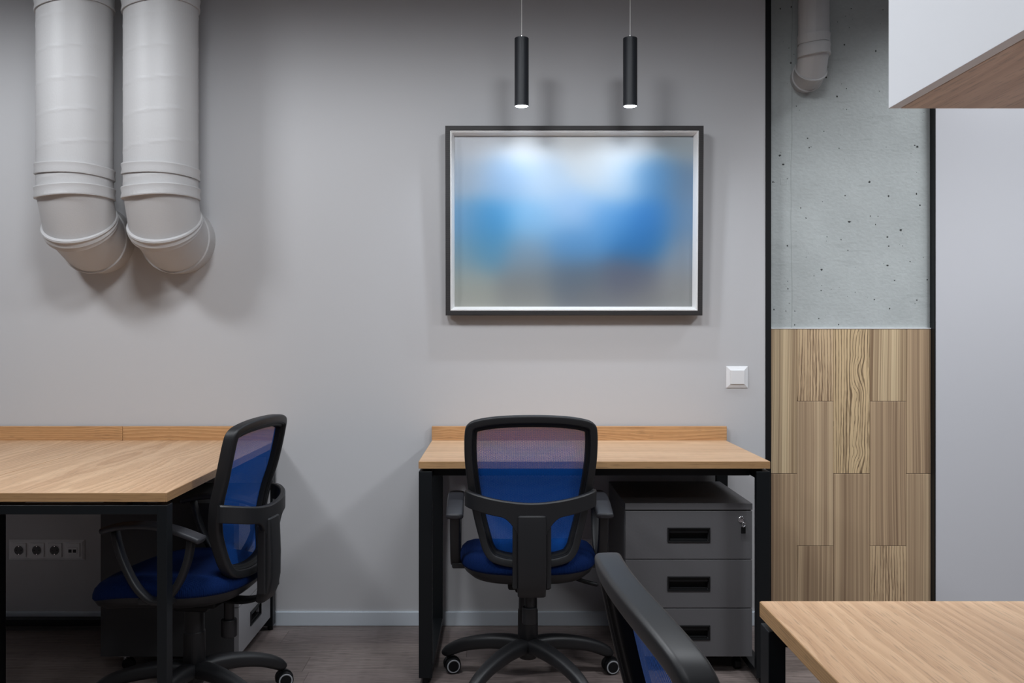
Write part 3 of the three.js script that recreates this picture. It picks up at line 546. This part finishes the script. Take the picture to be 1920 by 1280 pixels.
  G.casterBody = [cyl(0.0055, 0.045, 0.075, 12, 0.0005), (() => { const s = new THREE.Shape(); s.absarc(0, 0, 0.0285, -0.25, Math.PI + 0.25, false); s.closePath(); return new THREE.ExtrudeGeometry(s, { depth: 0.009, bevelEnabled: true, bevelSize: 0.001, bevelThickness: 0.001, bevelSegments: 2, curveSegments: 20 }).translate(0.014, 0.0285, -0.0045); })(), new THREE.CylinderGeometry(0.02, 0.02, 0.014, 20).rotateX(Math.PI / 2).translate(0.014, 0.0285, 0)];
  [-1, 1].forEach((s, k) => { G['wheel' + k] = cyl(0.027, -0.0085, 0.0085, 32, 0.003).rotateX(Math.PI / 2).translate(0.014, 0.0275, s * 0.0165);
  G['wheelRing' + k] = new THREE.TorusGeometry(0.0205, 0.0026, 10, 36).scale(1, 1, 0.6).translate(0.014, 0.0275, s * 0.025);
  G['wheelCap' + k] = cyl(0.0185, -0.001, 0.001, 28, 0.0006).rotateX(Math.PI / 2).translate(0.014, 0.0275, s * 0.0255); });
  for (const k of Object.keys(G)) G[k] = merged(G[k]);
  return G;
})();
function chair(label, [x, z], turn, baseTurn, swivel) {
  const G = chairGeo, o = thing('office_chair', label, 'chair', [x, 0, z], turn, 'blue mesh office chairs');
  const f = part('backrest_frame', G.frame, blackPlastic, o); part('inner_lip', G.lip, black, f);
  const n = part('backrest_mesh', G.net, netFabric, o); n.userData.label = 'see-through blue mesh';
  const y = part('backrest_yoke', G.yoke, blackPlastic, o); part('side_rails', G.sideRail, blackPlastic, y);
  part('back_upright', G.upright, blackPlastic, o); part('support_bar', G.jbar, black, o);
  const s = part('seat', G.pad, seatFabric, o); s.userData.label = 'padded blue fabric seat'; part('seat_shell', G.shell, blackPlastic, s);
  const m = part('mechanism', G.mechanism, black, o); part('lever', G.lever, black, m); const k = part('tension_knob', G.knob, blackPlastic, m); k.position.set(0, 0, 0.115);
  part('gas_lift', G.cover, blackPlastic, o);
  for (const sx of [-1, 1]) {
    const a = part('armrest', G.armLoop, blackPlastic, o); a.position.x = sx * 0.243;
    part('arm_pad', G.armPad, padPlastic, a); const b = part('arm_bracket', G.armBracket, blackPlastic, a); if (sx < 0) b.rotation.y = Math.PI;
  }
  const hub = part('star_base', G.hub, blackPlastic, o);
  for (let i = 0; i < 5; i++) {
    const a = baseTurn + i * Math.PI * 2 / 5, l = part('base_leg', G.leg, blackPlastic, hub); l.rotation.y = a;
    const c = part('caster', G.casterBody, black, o); c.position.set(Math.cos(a) * 0.29, 0, -Math.sin(a) * 0.29); c.rotation.y = swivel[i];
    for (const k of [0, 1]) { part('wheel', G['wheel' + k], black, c); part('wheel_ring', G['wheelRing' + k], greyRing, c); part('wheel_cap', G['wheelCap' + k], black, c); }
  }
  return o;
}
const D = Math.PI / 180;
chair('blue mesh office chair seen from behind at the middle desk', [0.095, 0.615], 0.02, 16 * D, [0.2, 0.6, 0.25, 0.9, -0.4]);
chair('blue mesh office chair turned sideways at the left corner desk', [-0.958, 0.84], 82 * D, -43 * D, [-1.0, 0.3, 1.2, 0.5, 0.1]);
chair('blue mesh office chair cut off at the bottom, in front of the drawer pedestal', [0.364, 2.76], -86 * D, 10 * D, [0.1, 0.8, 0.2, 1.4, -0.3]);

// ---------------------------------------------------------------- hanging cabinet over the right desk
{
  const x0 = 0.625, x1 = 1.035, y0 = 1.541, y1 = 2.3, z0 = DZ, z1 = 3.46, o = thing('wall_cabinet', 'white wall cabinet with wood underside at the upper right', 'cabinet');
  part('bottom_panel', metric(box(x0 + 0.0195, x1, y0, y0 + 0.018, z0, z1, 0.0008), 'z'), oakBottom, o);
  part('carcass', [box(x0 + 0.0195, x1, y0 + 0.018, y1, z0, z0 + 0.018), box(x0 + 0.0195, x1, y0 + 0.018, y1, z1 - 0.018, z1), box(x0 + 0.0195, x1, y1 - 0.018, y1, z0 + 0.018, z1 - 0.018), box(x1 - 0.008, x1, y0 + 0.018, y1 - 0.018, z0 + 0.018, z1 - 0.018)], whiteLaminate, o);
  const mid = (z0 + z1) / 2;
  part('door', box(x0, x0 + 0.018, y0, y1, z0, mid - 0.0015, 0.0008), whiteLaminate, o);
  part('door', box(x0, x0 + 0.018, y0, y1, mid + 0.0015, z1, 0.0008), whiteLaminate, o);
}

scene.traverse((o) => { if (o.isMesh) { o.castShadow = true; o.receiveShadow = true; } });
renderer.render(scene, camera);
